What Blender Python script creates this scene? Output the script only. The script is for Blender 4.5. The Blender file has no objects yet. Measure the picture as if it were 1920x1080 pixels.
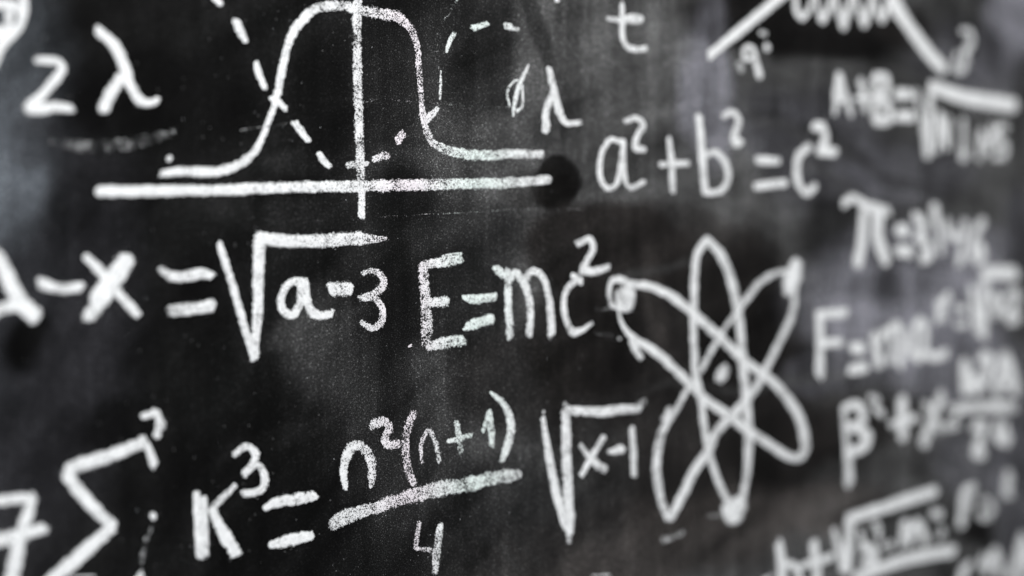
import bpy, bmesh, math, random
import numpy as np
from mathutils import Vector, Matrix, noise
random.seed(7)
S = bpy.context.scene
col = S.collection

# ------------------------------------------------------------------ camera
# The board face is the plane y = 0 (x along it, z up); the lens looks along it obliquely.
DIST, YAW, PITCH = 0.93, math.radians(38.7), math.radians(2.14)
fwd = Vector((math.sin(YAW)*math.cos(PITCH), math.cos(YAW)*math.cos(PITCH), -math.sin(PITCH)))
cd = bpy.data.cameras.new('camera'); cam = bpy.data.objects.new('camera', cd); col.objects.link(cam)
cam.location = -DIST*fwd
cam.rotation_euler = fwd.to_track_quat('-Z', 'Y').to_euler()
cd.lens = 50; cd.sensor_width = 36; cd.clip_start = .01; cd.clip_end = 100
cd.dof.use_dof = True; cd.dof.focus_distance = 0.874; cd.dof.aperture_fstop = 1.52
S.camera = cam

# ------------------------------------------------------------------ light: a bright room, soft ceiling light
W = bpy.data.worlds.new('World'); S.world = W; W.use_nodes = True
bg = W.node_tree.nodes['Background']; bg.inputs[0].default_value = (.95, .97, 1, 1); bg.inputs[1].default_value = .36
def lamp(name, loc, target, size, power, colr):
    l = bpy.data.lights.new(name, 'AREA'); l.shape = 'RECTANGLE'; l.size, l.size_y = size; l.energy = power; l.color = colr
    o = bpy.data.objects.new(name, l); col.objects.link(o); o.location = loc
    o.rotation_euler = (Vector(target)-Vector(loc)).to_track_quat('-Z', 'Y').to_euler(); return o
lamp('ceiling_lamp', (-.55, -1.15, 1.5), (-.05, 0, 0), (1.1, .8), 52, (1, .985, .965))
lamp('window_light', (-3.2, -1.6, .5), (0, 0, 0), (1.2, 1.6), 46, (.80, .90, 1))
S.view_settings.view_transform = 'Standard'; S.view_settings.look = 'None'
S.view_settings.exposure = -.16; S.view_settings.gamma = 1

# ------------------------------------------------------------------ helpers
class NT:
    def __init__(s, name):
        s.m = bpy.data.materials.new(name); s.m.use_nodes = True; s.t = s.m.node_tree; s.t.nodes.clear()
    def n(s, kind, ins={}, **kw):
        nd = s.t.nodes.new(kind)
        for k, v in kw.items(): setattr(nd, k, v)
        for k, v in ins.items():
            if isinstance(v, bpy.types.NodeSocket): s.t.links.new(v, nd.inputs[k])
            else: nd.inputs[k].default_value = v
        return nd
    def math(s, op, a, b=0., c=0., clamp=False):
        return s.n('ShaderNodeMath', {0: a, 1: b, 2: c}, operation=op, use_clamp=clamp).outputs[0]
    def noise(s, vec, scale, detail=2., rough=.5):
        return s.n('ShaderNodeTexNoise', {'Vector': vec, 'Scale': scale, 'Detail': detail, 'Roughness': rough}).outputs[0]
def empty(name, loc):
    o = bpy.data.objects.new(name, None); col.objects.link(o); o.location = loc; o.empty_display_size = .02; return o

# ------------------------------------------------------------------ materials
def board_material():
    k = NT('blackboard_paint')
    pos = k.n('ShaderNodeNewGeometry').outputs['Position']
    dust_and_sheen = k.n('ShaderNodeAttribute', attribute_name='dust_and_sheen').outputs['Color']  # dust colour, including the painted reflection and sheen
    def stretched(sx, sz, rot=0.):
        return k.n('ShaderNodeMapping', {'Vector': pos, 'Scale': (sx, 1, sz), 'Rotation': (0, rot, 0)}).outputs[0]
    fine = k.noise(pos, 1250., 2., .6)                     # grain of the paint that holds the dust
    fine2 = k.noise(stretched(1.6, .7), 520., 3., .65)
    streak = k.noise(stretched(1, .08), 130., 3., .6)      # upright wipe marks of the eraser
    arcs = k.noise(stretched(1, .06, math.radians(68)), 210., 4., .65)
    cloud = k.noise(pos, 16., 5., .62)
    # mottle = how much dust each spot holds
    m = k.math('MULTIPLY_ADD', fine, 7.0, -2.9)
    m = k.math('MULTIPLY', k.math('MAXIMUM', m, .12), k.math('MULTIPLY_ADD', fine2, 2.2, -.15))
    m = k.math('MULTIPLY', m, k.math('MULTIPLY_ADD', streak, 1.2, .4))
    m = k.math('MULTIPLY', m, k.math('MULTIPLY_ADD', arcs, 1.5, .25))
    m = k.math('MULTIPLY', m, k.math('MULTIPLY_ADD', cloud, 2.0, .0))
    m = k.math('MULTIPLY_ADD', m, 1.0, .28)
    c = k.n('ShaderNodeVectorMath', {0: dust_and_sheen, 'Scale': m}, operation='SCALE').outputs[0]
    # fine bright grains where dust lies
    v2 = k.n('ShaderNodeTexVoronoi', {'Vector': pos, 'Scale': 820.}, feature='F1')
    g2 = k.math('MULTIPLY', k.math('LESS_THAN', v2.outputs['Distance'], .30), k.math('GREATER_THAN', k.n('ShaderNodeSeparateColor', {0: v2.outputs['Color']}).outputs[1], .72))
    c = k.n('ShaderNodeVectorMath', {0: c, 'Scale': k.math('MULTIPLY_ADD', g2, 2.4, .86)}, operation='SCALE').outputs[0]
    # isolated pale specks of dust
    v = k.n('ShaderNodeTexVoronoi', {'Vector': pos, 'Scale': 260.}, feature='F1')
    sp = k.math('LESS_THAN', v.outputs['Distance'], .085)
    sel = k.math('GREATER_THAN', k.n('ShaderNodeSeparateColor', {0: v.outputs['Color']}).outputs[0], .80)
    sp = k.math('MULTIPLY', k.math('MULTIPLY', sp, sel), .16)
    c = k.n('ShaderNodeVectorMath', {0: c, 1: k.n('ShaderNodeCombineXYZ', {0: sp, 1: sp, 2: sp}).outputs[0]}, operation='ADD').outputs[0]
    c = k.n('ShaderNodeVectorMath', {0: c, 1: (.0006, .0006, .0006)}, operation='ADD').outputs[0]
    bmp = k.n('ShaderNodeBump', {'Height': fine, 'Strength': .35, 'Distance': .0003}).outputs[0]
    b = k.n('ShaderNodeBsdfPrincipled', {'Base Color': c, 'Roughness': .62, 'Specular IOR Level': .06, 'Normal': bmp})
    k.n('ShaderNodeOutputMaterial', {0: b.outputs[0]})
    return k.m

def chalk_material():
    k = NT('white_chalk')
    pos = k.n('ShaderNodeNewGeometry').outputs['Position']
    edge = k.n('ShaderNodeAttribute', attribute_name='chalk_edge').outputs['Fac']      # 0 at the rim of the stroke, 1 inside
    dens = k.n('ShaderNodeAttribute', attribute_name='chalk_load').outputs['Fac']
    along = k.n('ShaderNodeAttribute', attribute_name='chalk_along').outputs['Vector'] # along and across the stroke
    grain = k.noise(pos, 1350., 2., .6)
    clump = k.noise(pos, 330., 2., .5)
    drag = k.noise(along, 1., 2., .5)
    n = k.math('MULTIPLY_ADD', grain, .88, 0.)
    n = k.math('MULTIPLY_ADD', clump, .08, n)
    n = k.math('MULTIPLY_ADD', drag, .10, n)          # mean .53
    inv = k.math('SUBTRACT', 1., edge)
    ragged = k.noise(pos, 520., 3., .6)
    rim = k.math('MULTIPLY', k.math('POWER', inv, 1.5), k.math('MULTIPLY_ADD', ragged, 1.1, -.22))
    thr = k.math('MULTIPLY_ADD', dens, .46, .325)      # dens .5 -> .522
    thr = k.math('SUBTRACT', thr, rim)
    thr = k.math('ADD', thr, k.math('MULTIPLY_ADD', k.noise(pos, 95., 3., .6), .40, -.21))   # pressure and skips
    a = k.math('MULTIPLY', k.math('SUBTRACT', thr, n), 24., clamp=True)
    tone = k.math('MULTIPLY_ADD', k.noise(pos, 210., 3., .6), .52, .50)
    tone = k.math('MULTIPLY_ADD', k.math('SUBTRACT', thr, n), .55, tone, clamp=True)
    tint = k.n('ShaderNodeAttribute', attribute_name='chalk_tint').outputs['Color']
    c = k.n('ShaderNodeVectorMath', {0: tint, 'Scale': tone}, operation='SCALE').outputs[0]
    bmp = k.n('ShaderNodeBump', {'Height': grain, 'Strength': .5, 'Distance': .0004}).outputs[0]
    d = k.n('ShaderNodeBsdfPrincipled', {'Base Color': c, 'Roughness': .95, 'Specular IOR Level': .1, 'Normal': bmp}).outputs[0]
    t = k.n('ShaderNodeBsdfTransparent').outputs[0]
    mx = k.n('ShaderNodeMixShader', {0: a, 1: t, 2: d})
    k.n('ShaderNodeOutputMaterial', {0: mx.outputs[0]})
    return k.m

BOARD, CHALK = board_material(), chalk_material()

# ------------------------------------------------------------------ traced chalk, in millimetres on the board: (x, z, width)
THINGS = [
 ('chalk_drawing', 'cut-off rounded chalk bulb with a filled-in scribble, in the top left corner of the board', 'drawing', 'drawings chalked on the blackboard', [
  ('outline', '', [(0.905, [(-322.7,163.1,4.5), (-319.5,157.5,3.9), (-318.8,152.2,3.5), (-319.1,147,3.4), (-320.5,142.3,3.3), (-323,138.6,3.8), (-326.9,134.7,4.5), (-330.7,130.1,4.3), (-332.9,125.1,3.8), (-335.1,119.3,3.2), (-338.4,112.4,3.2)])]),
  ('scribble', '', [(0.855, [(-336.3,149.9,4.4), (-329.6,151.1,4.5), (-321.8,150.8,4.3)]), (0.855, [(-336.5,136,7.9), (-331.2,136.5,7.2), (-325.7,139.1,5.6)]), (0.805, [(-326.9,151.4,4), (-326.5,144.4,4), (-327.4,137.9,3.9)]), (0.755, [(-322.1,150.3,3.3), (-320.8,144.7,2.1), (-322.5,140,3.1)])]),
 ]),
 ('chalk_formula', 'pair of large blurred symbols, a capital Z and a lambda, at upper left', 'formula', 'formulas chalked on the blackboard', [
  ('letter', 'chalk letter Z', [(0.855, [(-312.7,124.6,3.1), (-306.7,124.6,3.7), (-301.1,124,3.8), (-299.2,121.1,4.1), (-304,113.9,4.3), (-309.7,107.1,4.2), (-316.7,100.8,4.7)]), (0.855, [(-318.1,99.2,5.5), (-310.7,99.7,5.6), (-302.3,101.1,4.8), (-294.2,100.5,3.7)])]),
  ('letter', 'chalk letter lambda', [(0.855, [(-280.1,142.4,5.2), (-273,137.5,5.5), (-268.6,132.2,5.6), (-265.2,124,5.6), (-262.3,115.7,5.4), (-257.3,107.5,5.4), (-253.1,105.8,4.2), (-246.5,107.6,3.6)]), (0.835, [(-266.2,119.3,5.4), (-272.8,110.3,5.9), (-277.2,100.8,6.3)])]),
 ]),
 ('chalk_graph', 'bell curve over a thick baseline with a vertical centre line and a dashed curve', 'graph', 'drawings chalked on the blackboard', [
  ('baseline', '', [((0.935,0.655), [(-280.8,57.8,5.1), (-241.4,58.8,5.8), (-209.3,59.9,5.6), (-187,61.2,6), (-152,62.7,6.3), (-115.1,64,7.2), (-88.7,65.1,7.4)]), (0.655, [(-91.3,65.1,7.4), (-62.6,66.1,7.2), (-34.8,67.4,6.9), (0,68.7,6.7), (31.8,71.6,6)])]),
  ('vertical_axis', '', [(0.605, [(-118.8,178,7.2), (-118.7,153.8,6.4), (-118.8,132.6,6.8)]), (0.615, [(-118.8,133.7,6.7), (-118,111.5,6.2), (-117.3,90.3,6.2), (-116.6,69,6.2), (-116.1,60.5,5.2)]), (0.805, [(-116.1,61.5,5.2), (-116.2,53,5), (-116.1,45.5,4.7)])]),
  ('curve', 'bell-shaped solid curve', [(0.775, [(-245,68.2,3.6), (-229.7,69.9,5.1), (-213.6,69.7,5.6), (-199.3,73.9,4.9), (-188.5,81.3,4.6), (-183.4,89.6,3.7), (-178.7,99.9,3.7), (-174,112.4,4.3), (-170.5,126.9,4.8), (-166.9,141.4,4.8), (-161.5,153.1,5.3), (-152.5,163.3,5.7)]), (0.655, [(-154,161.8,5.5), (-147.8,166.7,5.7), (-139.3,169.1,6.2), (-129.6,170.6,6.5), (-119.2,169.4,6.5)]), (0.575, [(-121.3,169.4,6.2), (-101.9,168.2,7), (-89,167.3,7.5), (-81.1,162.4,6.2), (-75.8,153.1,5.3), (-73.9,138,4.8), (-71.9,118.4,4.8), (-70.4,105.4,5), (-67.9,98.9,5.2), (-63.8,91.7,5.9)]), (0.615, [(-64.9,92.5,5.2), (-54.3,88.4,5.9), (-37.6,85.8,6.8), (-20.5,85.6,6.9), (0,87.5,6.2), (15,87.7,5.5), (25.5,88.1,5)])]),
  ('dash', '', [(0.855, [(-213.4,167.2,3.1), (-208.4,163.4,3.4)])]),
  ('dash', '', [(0.805, [(-199.2,155,4.9), (-195.9,149,5.1), (-193.1,144.2,3.8)])]),
  ('dash', '', [(0.855, [(-186.5,132.8,2.9), (-185.1,126.8,4.5), (-180.9,118.5,3.6)])]),
  ('dash', '', [(0.755, [(-177,113.3,3.4), (-172.3,111,4.2), (-167.6,107.4,3.6)])]),
  ('dash', '', [(0.775, [(-161.6,99.7,4.8), (-156.6,94.3,4.7), (-152.4,89.6,3.8)])]),
  ('dash', '', [(0.755, [(-145.2,82.7,3.9), (-142.5,78.3,4.5), (-137.9,75.1,3.3)])]),
  ('dash', '', [(0.555, [(-126,76.1,4.5), (-118.8,76.9,4.2), (-111.6,77.5,3.1)])]),
  ('dash', '', [(0.675, [(-107.4,80.4,4), (-97.4,83.4,5.2)])]),
  ('dash', '', [(0.555, [(-90.1,92.3,6.3), (-85.4,97.4,5.3)])]),
  ('dash', '', [(0.655, [(-69.4,104.4,4.1), (-64.5,109.5,5), (-59.3,114,3.2)])]),
  ('dash', '', [(0.605, [(-57,137.2,1.4), (-57.3,128.2,2.3), (-57.8,119.5,1.7)])]),
  ('dash', '', [(0.705, [(-52.8,149.3,2.2), (-50.7,155.2,3.2), (-46.5,161.5,3.3)])]),
  ('dash', '', [(0.675, [(-32,165.9,4.6), (-20.1,170,3.2)])]),
  ('dash', '', [(0.675, [(-6.3,170.2,4.1), (-0.3,169.7,4.3)]), (0.655, [(-1.8,168.5,2.6), (5.5,168.4,2.6)])]),
 ]),
 ('chalk_formula', 'small slashed oval phi beside a thin lambda, right of the bell curve', 'formula', 'formulas chalked on the blackboard', [
  ('letter', 'chalk letter phi', [(0.735, [(13.9,146.1,1.9), (11.2,141.7,2.7), (8.5,137,3.2), (5.4,130.9,3.7), (3.1,124.1,3.8), (1.3,116.8,3.4), (0.9,112.2,1.6)]), (0.715, [(6.8,135.5,1.2), (2.7,135.2,1.7), (-2.7,130.3,1.9), (-4,125.8,2.1), (-1.8,118.3,1.6)]), (0.695, [(8.5,133.2,1.6), (8.9,124.5,2), (8.5,118.6,1.9), (3.9,115.4,2.5)])]),
  ('letter', 'chalk letter lambda', [(0.735, [(31,145.2,4.7), (33.6,137.6,6), (36.7,127.2,6.3), (39.9,118,6.8), (45.9,110.2,4.7), (59.8,110.9,3.3)]), (0.675, [(34.6,129.6,5.2), (28.7,116.2,6.2), (28.7,103.8,7.5)])]),
 ]),
 ('chalk_formula', 'single letter t near the top edge of the board', 'formula', 'formulas chalked on the blackboard', [
  ('letter', 'chalk letter t', [(0.715, [(97.2,194.8,3.4), (97.7,182.4,5.4), (97.8,171.4,4.7), (102,165.6,4.8), (109.7,164,4.2), (120.3,165.7,4.1)]), (0.675, [(83.1,182.9,3), (97.7,183.3,5.1), (107.9,185.2,7), (115.9,185.5,5.9)])]),
 ]),
 ('chalk_formula', 'three squared letters a, b and c joined by plus and equals signs, above the atom', 'formula', 'formulas chalked on the blackboard', [
  ('letter', 'chalk letter a', [(0.755, [(97.2,98.9,3.6), (87.2,100.4,3.8), (80.1,93.4,4.8), (76.8,82.3,5), (78.2,72.6,4.9), (84.8,66.4,3.9), (92.3,69.9,4.1), (96.1,81.7,4.3), (97.8,92.9,4.7)]), (0.755, [(98.9,100.3,4.4), (99,86.7,5), (100.2,74.4,5), (105.3,67.7,3.7), (119.1,72.3,3.6)])]),
  ('superscript', 'raised digit 2', [(0.735, [(100.1,113.5,3.2), (111.6,116.3,4), (117.6,111.6,5.7), (112,103.9,4.8), (110,96.4,6), (119.5,94.5,4.4)])]),
  ('plus_sign', '', [(0.755, [(143.1,104,4), (145.9,88.3,5.8), (147.5,66,5.4)]), (0.735, [(134.6,84.7,3.8), (162.9,86.5,4.3)])]),
  ('letter', 'chalk letter b', [(0.805, [(174.3,120.8,6.1), (176.8,102.2,6.9), (178.8,82.9,6.9), (181.4,66,6.5)]), (0.775, [(179,91.7,4.7), (190.9,95.6,4.6), (202.4,88.1,6), (205.4,77,6.3), (198.7,67.7,5.1), (182.1,65.4,3.5)])]),
  ('superscript', 'raised digit 2', [(0.775, [(199.5,121.9,4.8), (209.8,125.9,4.8), (216.6,119,6.6), (211.9,108.9,6.9), (212.9,103.6,8.7), (220.5,104.7,4.2)])]),
  ('equals_sign', '', [(0.805, [(236.4,91.3,6), (262.1,91.3,6)]), (0.805, [(235,71.3,6.1), (270.5,74.9,6.1)])]),
  ('letter', 'chalk letter c', [(0.805, [(298.5,104,6.7), (286.4,97,7.6), (282.7,85.9,8.3), (285.4,74.9,7.2), (294,67.5,5.3), (305.5,72.7,6.8)])]),
  ('superscript', 'raised digit 2', [(0.835, [(302.6,119.9,6.9), (313.4,119.6,8.8), (317.8,113.5,6.2), (314.1,103.3,10.4)]), (0.835, [(308.7,100.6,7.7), (330.6,100.6,7.1)])]),
 ]),
 ('chalk_drawing', 'coil hanging between two slanting lines, touching the top edge of the photo', 'drawing', 'drawings chalked on the blackboard', [
  ('line', 'left slanting line', [(0.835, [(184.5,165.8,7), (211.2,183.1,7.3), (248.5,207.1,7.7), (273.7,223.6,7.7)])]),
  ('coil', '', [(0.805, [(279.1,222.5,5.8), (281.4,207.7,6.6), (287.7,202.8,5.1), (295.1,209,4.9), (302.8,223.6,2.5), (306.8,212.9,5.3), (311.7,203.4,6.1), (319.8,212.8,6.2), (325.8,226,2.6), (331.9,212.6,6.6), (338.1,200.8,7), (344.2,213.8,7.3), (350.3,228.6,2.5), (358.2,215.2,6.6), (364.7,205.5,6.7), (371,217.9,6.9), (375.4,231.2,2.5), (381.9,218.9,6.6), (387.9,210.6,6.5), (394.3,221.6,6.3), (399.5,231,5)])]),
  ('line', 'right slanting line', [(0.835, [(401.1,228.1,16), (421.5,211.1,12), (446.5,192.5,11.8), (474.5,176.3,11.2)])]),
 ]),
 ('chalk_formula', 'tiny curly g with a raised dot mark, under the left slanting line', 'formula', 'formulas chalked on the blackboard', [
  ('letter', 'chalk letter g', [(0.755, [(234.2,172.3,4), (227.9,175.7,3.7), (221.4,172.1,4.7), (223,166.3,4.2), (230.5,168,3.4), (234,171.2,3.8), (235.3,164.6,6.2), (239.4,154.3,6.9)]), (0.605, [(215.1,162.6,5.9), (219.4,157.3,5.6)])]),
  ('superscript', 'raised dots', [(0.655, [(239.1,187,3.2), (246.4,186.8,3.7)]), (0.775, [(246.1,177.7,6.3), (248,175.8,6.3)])]),
 ]),
 ('chalk_formula', 'small delta-shaped letter right of the right slanting line', 'formula', 'formulas chalked on the blackboard', [
  ('letter', 'chalk letter delta', [(0.655, [(498.9,211.4,4.9), (512.2,211.7,7), (515.1,203.5,8.2), (505.9,194.3,8.6), (506.1,185,10.3), (499.6,176.9,7.2), (490.3,180.8,7.7), (493.3,191.8,6.3)])]),
 ]),
 ('chalk_formula', 'blurred sum A+B set equal to a long-barred root, at upper right', 'formula', 'formulas chalked on the blackboard', [
  ('letter', 'chalk letter A', [(0.775, [(333.3,161.5,7.5), (330.6,147.9,8), (328.6,130.8,4.4)]), (0.775, [(333.6,161.6,7.5), (341.1,145.7,7), (349.5,131.1,6.1)]), (0.805, [(329.7,142.2,4.2), (341.6,142.9,4.2)])]),
  ('plus_sign', '', [(0.775, [(360.3,159.9,7.1), (365.6,147.2,8.1), (367.6,135,6.2)]), (0.755, [(353.3,144.3,3.9), (374.5,146.3,3.3)])]),
  ('letter', 'chalk letter B', [(0.805, [(378.8,163.9,8.6), (380.5,145.2,7.7), (382.1,127.9,11.4)]), (0.775, [(378.1,164.7,5), (393.9,163.5,8.1), (394,153.3,8.5), (383,146.8,8.1), (396.6,141.8,8.4), (399.8,131.7,9.7), (380.7,126.8,7.2)])]),
  ('equals_sign', '', [(0.855, [(408,151.3,9.1), (428.4,152.2,8.5)]), (0.855, [(409.6,133.5,8.5), (431.2,134,8.9)])]),
  ('radical_sign', '', [(0.655, [(434.7,156,6.7), (444.7,128,7.2), (453.3,102.6,11.7)]), (0.795, [(454.4,102.9,10.8), (454,128.5,10.8), (456,158.7,9.3)]), (0.875, [(456.8,160.7,10.7), (504.1,154.8,11.5), (544.8,153,12.2), (583.8,151.8,12.2)])]),
  ('letter', 'chalk letter under the root', [(0.805, [(466.4,106.3,5.6), (469.1,138.3,7.1), (474.5,126.4,8.7), (481.3,110,5.8), (482.1,136,5.2)])]),
  ('letter', 'chalk letter under the root', [(0.715, [(503.1,136.3,6.4), (504.8,118.6,7.3), (505.1,102.4,13.2)])]),
  ('letter', 'chalk letter under the root', [(0.755, [(528.9,101.5,6.9), (531.1,126,5.7), (543,109.2,5.3), (548.7,131.6,7)])]),
  ('letter', 'chalk letter under the root', [(0.755, [(573.4,131.1,4.5), (557.9,130.3,7.3), (552.5,120.6,8.1), (569.5,114.9,8.2), (568.3,106.9,6.8), (550.1,103.7,5.1)])]),
 ]),
 ('chalk_formula', 'letter pi set equal to a smeared number, at the right beside the bent electron orbit', 'formula', 'formulas chalked on the blackboard', [
  ('letter', 'chalk letter pi', [(0.775, [(340.6,59.8,8), (353,64.7,7.1), (366.9,59.4,8.3), (380.9,55.6,10.2), (400,54.6,8.3)]), (0.795, [(365.8,53,11.3), (365,33.4,11.3), (359.5,10.9,12.6)]), (0.795, [(385.7,51,13.8), (385.5,32,13.7), (397.2,12.2,11.5)])]),
  ('equals_sign', '', [(0.905, [(411.6,38.6,10), (424.6,38.4,10.1)]), (0.875, [(411.4,21.7,9.2), (430.8,20.5,9.2)])]),
  ('digit', 'chalk digit 3', [(0.835, [(433.7,51,6.7), (444.6,46.2,10.3), (446.3,37.9,11.1), (439.4,32.6,7.5), (452,27.3,7.7), (456,19,12.6), (446.3,15,9.8)])]),
  ('stroke_mark', 'chalk slash', [(0.795, [(462.9,58.6,12.8), (467.6,41,8.3), (474,19.5,7.2)])]),
  ('digit', 'chalk digit 4', [(0.775, [(481.1,45.9,9.1), (488,33.3,8.3), (508,34.2,5.2)]), (0.755, [(508.4,46.6,8.9), (505.3,27.1,8.9), (501.6,9.9,11)])]),
  ('digit', 'chalk digit 6', [(0.795, [(535.1,47.2,10.4), (524,34.9,8.7), (520.3,19.2,10.6), (528.6,12.1,8.5), (535.4,17.5,12.3), (530.9,25.7,9.2)])]),
 ]),
 ('chalk_formula', 'small x set equal to a root, squeezed at the right edge above the fraction', 'formula', 'formulas chalked on the blackboard', [
  ('letter', 'chalk letter x', [(0.835, [(485.5,-17.1,8.6), (474.8,-26.4,10.5), (469.8,-38.8,10.3)]), (0.655, [(468,-22.9,7.2), (481.7,-39.2,5.3)])]),
  ('equals_sign', '', [(0.735, [(495.4,-29.3,6.2), (510.9,-30.8,6.2)]), (0.735, [(497,-43.5,6.2), (512.6,-44.1,6.2)])]),
  ('radical_sign', '', [(0.795, [(519.5,-12,8.9), (531.4,-50.5,11.6)]), (0.835, [(536.9,-54.6,14.6), (538.1,-22.1,12.4), (540.4,0.1,11.3)]), (0.875, [(538,1.5,10.9), (589,-0.9,12.3)])]),
  ('letter', 'chalk letter under the root', [(0.775, [(551.7,-20.2,12), (565.7,-29.3,13.6), (553.9,-37.4,9.4)])]),
  ('superscript', '', [(0.735, [(575,-18.1,6.6), (591.4,-20.3,11.3), (587.3,-30,11.1), (580.2,-37.8,16.5), (594.4,-42.3,11.3)])]),
 ]),
 ('chalk_formula', 'letter F set equal to m times a, right of the atom', 'formula', 'formulas chalked on the blackboard', [
  ('letter', 'chalk letter F', [(0.805, [(309.3,-28.4,7.2), (344.7,-28.1,7.5)]), (0.775, [(312,-29.8,9.8), (312.7,-52.4,10.2), (312.6,-76.5,10.2)]), (0.805, [(312.9,-51.1,7.2), (339.3,-51.7,7.2)])]),
  ('equals_sign', '', [(0.875, [(353.1,-56.9,9.1), (367.3,-58,9.2)]), (0.855, [(350.3,-74.6,8.9), (370.9,-73.7,9.3)])]),
  ('letter', 'chalk letter m', [(0.815, [(380.5,-46.8,9), (384.5,-58.8,9.9), (388.9,-73.2,11.3)]), (0.775, [(387.1,-54.9,7.3), (395.5,-45.4,7.1), (402,-47.9,8.2), (405.3,-59.9,7.8), (403.1,-71,9.2)]), (0.795, [(403.1,-43.9,8.6), (409.9,-40,7.2), (418,-48.6,10.4), (419.2,-62.1,9.8), (416.5,-74.8,9.3)])]),
  ('letter', 'chalk letter a', [(0.795, [(452,-42.9,7.9), (443.1,-39.1,9.2), (435.3,-49.3,10.8), (435.6,-64.4,11.5), (443.2,-70.9,7.3), (450.6,-62.1,9.3), (452.1,-43.9,10.4)]), (0.835, [(450.4,-63.2,7.5), (461.5,-70.3,7.2), (482.8,-67.7,8.5)])]),
 ]),
 ('chalk_formula', 'smeared fraction with a pale wide bar and 24 beneath it, at the right edge', 'formula', 'formulas chalked on the blackboard', [
  ('letter', 'chalk letter N', [(0.835, [(508.8,-76.7,11.6), (511.9,-98.2,14.3), (514.9,-103.5,12.7)]), (0.835, [(508.5,-77.2,8.3), (527.3,-101.3,11.4)]), (0.815, [(529.7,-104.2,10.7), (528,-89.7,9.6)])]),
  ('digit', 'chalk digit 7', [(0.835, [(532.1,-74.7,8.8), (548.5,-77.4,13.9), (543.3,-92.3,12.3), (537.8,-101.8,9.5)])]),
  ('letter', 'chalk letter A', [(0.815, [(569.7,-76,12.5), (564.4,-93.6,12), (561.8,-108.1,12.6)]), (0.835, [(573.6,-75.9,14.1), (584.4,-93.2,13.9), (589.2,-108.5,14.2)]), (0.795, [(562.6,-98.3,6.2), (586.5,-99.9,6.2)])]),
  ('fraction_bar', '', [(0.715, [(498.8,-116.9,10), (536.9,-119,10.7), (588.4,-122.5,10.8)])]),
  ('digit', 'chalk digit 2', [(0.795, [(523.9,-136.3,8.7), (538.7,-136.6,13.1), (537.5,-146.1,8), (530.8,-156.7,17.1), (541.5,-160.8,11.2)])]),
  ('digit', 'chalk digit 4', [(0.775, [(565.3,-134.7,10.9), (561.3,-146.6,10.4), (580.6,-153.8,9.2)]), (0.775, [(573.8,-137.8,9.5), (580.1,-155,11.8)])]),
 ]),
 ('chalk_formula', 'beta squared plus x, running into the smeared fraction at the right', 'formula', 'formulas chalked on the blackboard', [
  ('letter', 'chalk letter beta', [(0.815, [(341.7,-105.9,7.2), (355.4,-103.4,7.1), (367,-109,10.1), (368.3,-117.1,10), (355.7,-121.2,8), (344,-120.2,6.3)]), (0.835, [(361.6,-125,6.2), (374.3,-130.1,10.1), (372.1,-136.5,10.3), (356,-141.5,8.8), (346.5,-139.8,6.3)]), (0.715, [(343,-107.1,7.2), (345.5,-126.1,6.3), (349.1,-143.8,9.5), (350.6,-167.2,11.8)])]),
  ('superscript', 'raised digit 2', [(0.675, [(376.3,-98.4,5.9), (386.9,-102.4,7.5), (383.4,-107.3,5.9), (395,-114.6,7.5)])]),
  ('plus_sign', '', [(0.835, [(419.9,-104,13.7), (421,-120.7,13.2), (421.7,-135.8,11.8)]), (0.795, [(404.9,-124.1,6.9), (441.2,-120.5,7.6)])]),
  ('letter', 'chalk letter x', [(0.715, [(476.6,-103.1,12.2), (464.9,-119.6,12.8), (451.1,-144.1,13.3)]), (0.615, [(451.6,-109,7.8), (465,-122.7,9.3), (474.7,-134.1,11.8)])]),
  ('superscript', '', [(0.575, [(482.8,-114.7,5.6), (498.9,-117.6,9), (496.4,-126.8,9.5), (483.4,-132.7,9.7), (502.2,-132.6,6.5)])]),
 ]),
 ('chalk_formula', 'letter h plus a slanting-barred root, underlined by a second slanting bar, bottom right', 'formula', 'formulas chalked on the blackboard', [
  ('letter', 'chalk letter h', [(0.795, [(265,-204.1,8.3), (268.3,-219.3,10), (269.5,-234.8,10.6)]), (0.795, [(269.6,-223.9,6.4), (278.8,-222.2,5.5), (287.4,-229.1,7.7), (290.8,-239.6,8.3)]), (0.655, [(246.2,-231.4,4.6), (259.5,-228.2,3.5)])]),
  ('plus_sign', '', [(0.815, [(306.5,-209.7,9.3), (310,-225.3,10.7), (311.3,-241.2,9.9)]), (0.795, [(291.7,-225.7,5.5), (330.1,-224.4,6.8)])]),
  ('radical_sign', '', [(0.735, [(331.8,-202.4,6.1), (337.7,-217.7,7.5), (343.7,-236.1,8.4)]), (0.835, [(349.3,-237.6,12), (350.6,-216.6,11.5), (351.7,-197.8,11)]), (0.855, [(349.4,-195.6,8.4), (384.7,-193.4,9.2), (428.3,-189.6,9.6), (469.4,-186.3,8.9)])]),
  ('letter', 'chalk letter b under the root', [(0.695, [(366.2,-208.4,6.3), (369.9,-223.8,8.6)]), (0.835, [(367.4,-223.3,5.8), (382.8,-225.5,7.9), (384.2,-234.5,10.8), (369.6,-234.1,7.7)])]),
  ('superscript', 'raised digit 2', [(0.675, [(381.4,-204.3,5.5), (389.7,-207.1,8.1), (389.8,-217.5,6.9)])]),
  ('minus_sign', '', [(0.675, [(397,-225.4,6.8), (408.2,-225,6.8)])]),
  ('letter', 'chalk letter m under the root', [(0.795, [(422.7,-226.6,9.5), (426.2,-210.3,10.1), (431.5,-217.4,8)]), (0.815, [(432.5,-226.6,8.9), (442.4,-211.6,9.7), (450.1,-217.9,9.4), (455.6,-228.9,10)])]),
  ('letter', 'chalk letter c under the root', [(0.605, [(481.7,-222.4,8.9), (474.2,-227.7,8.4)])]),
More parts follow.
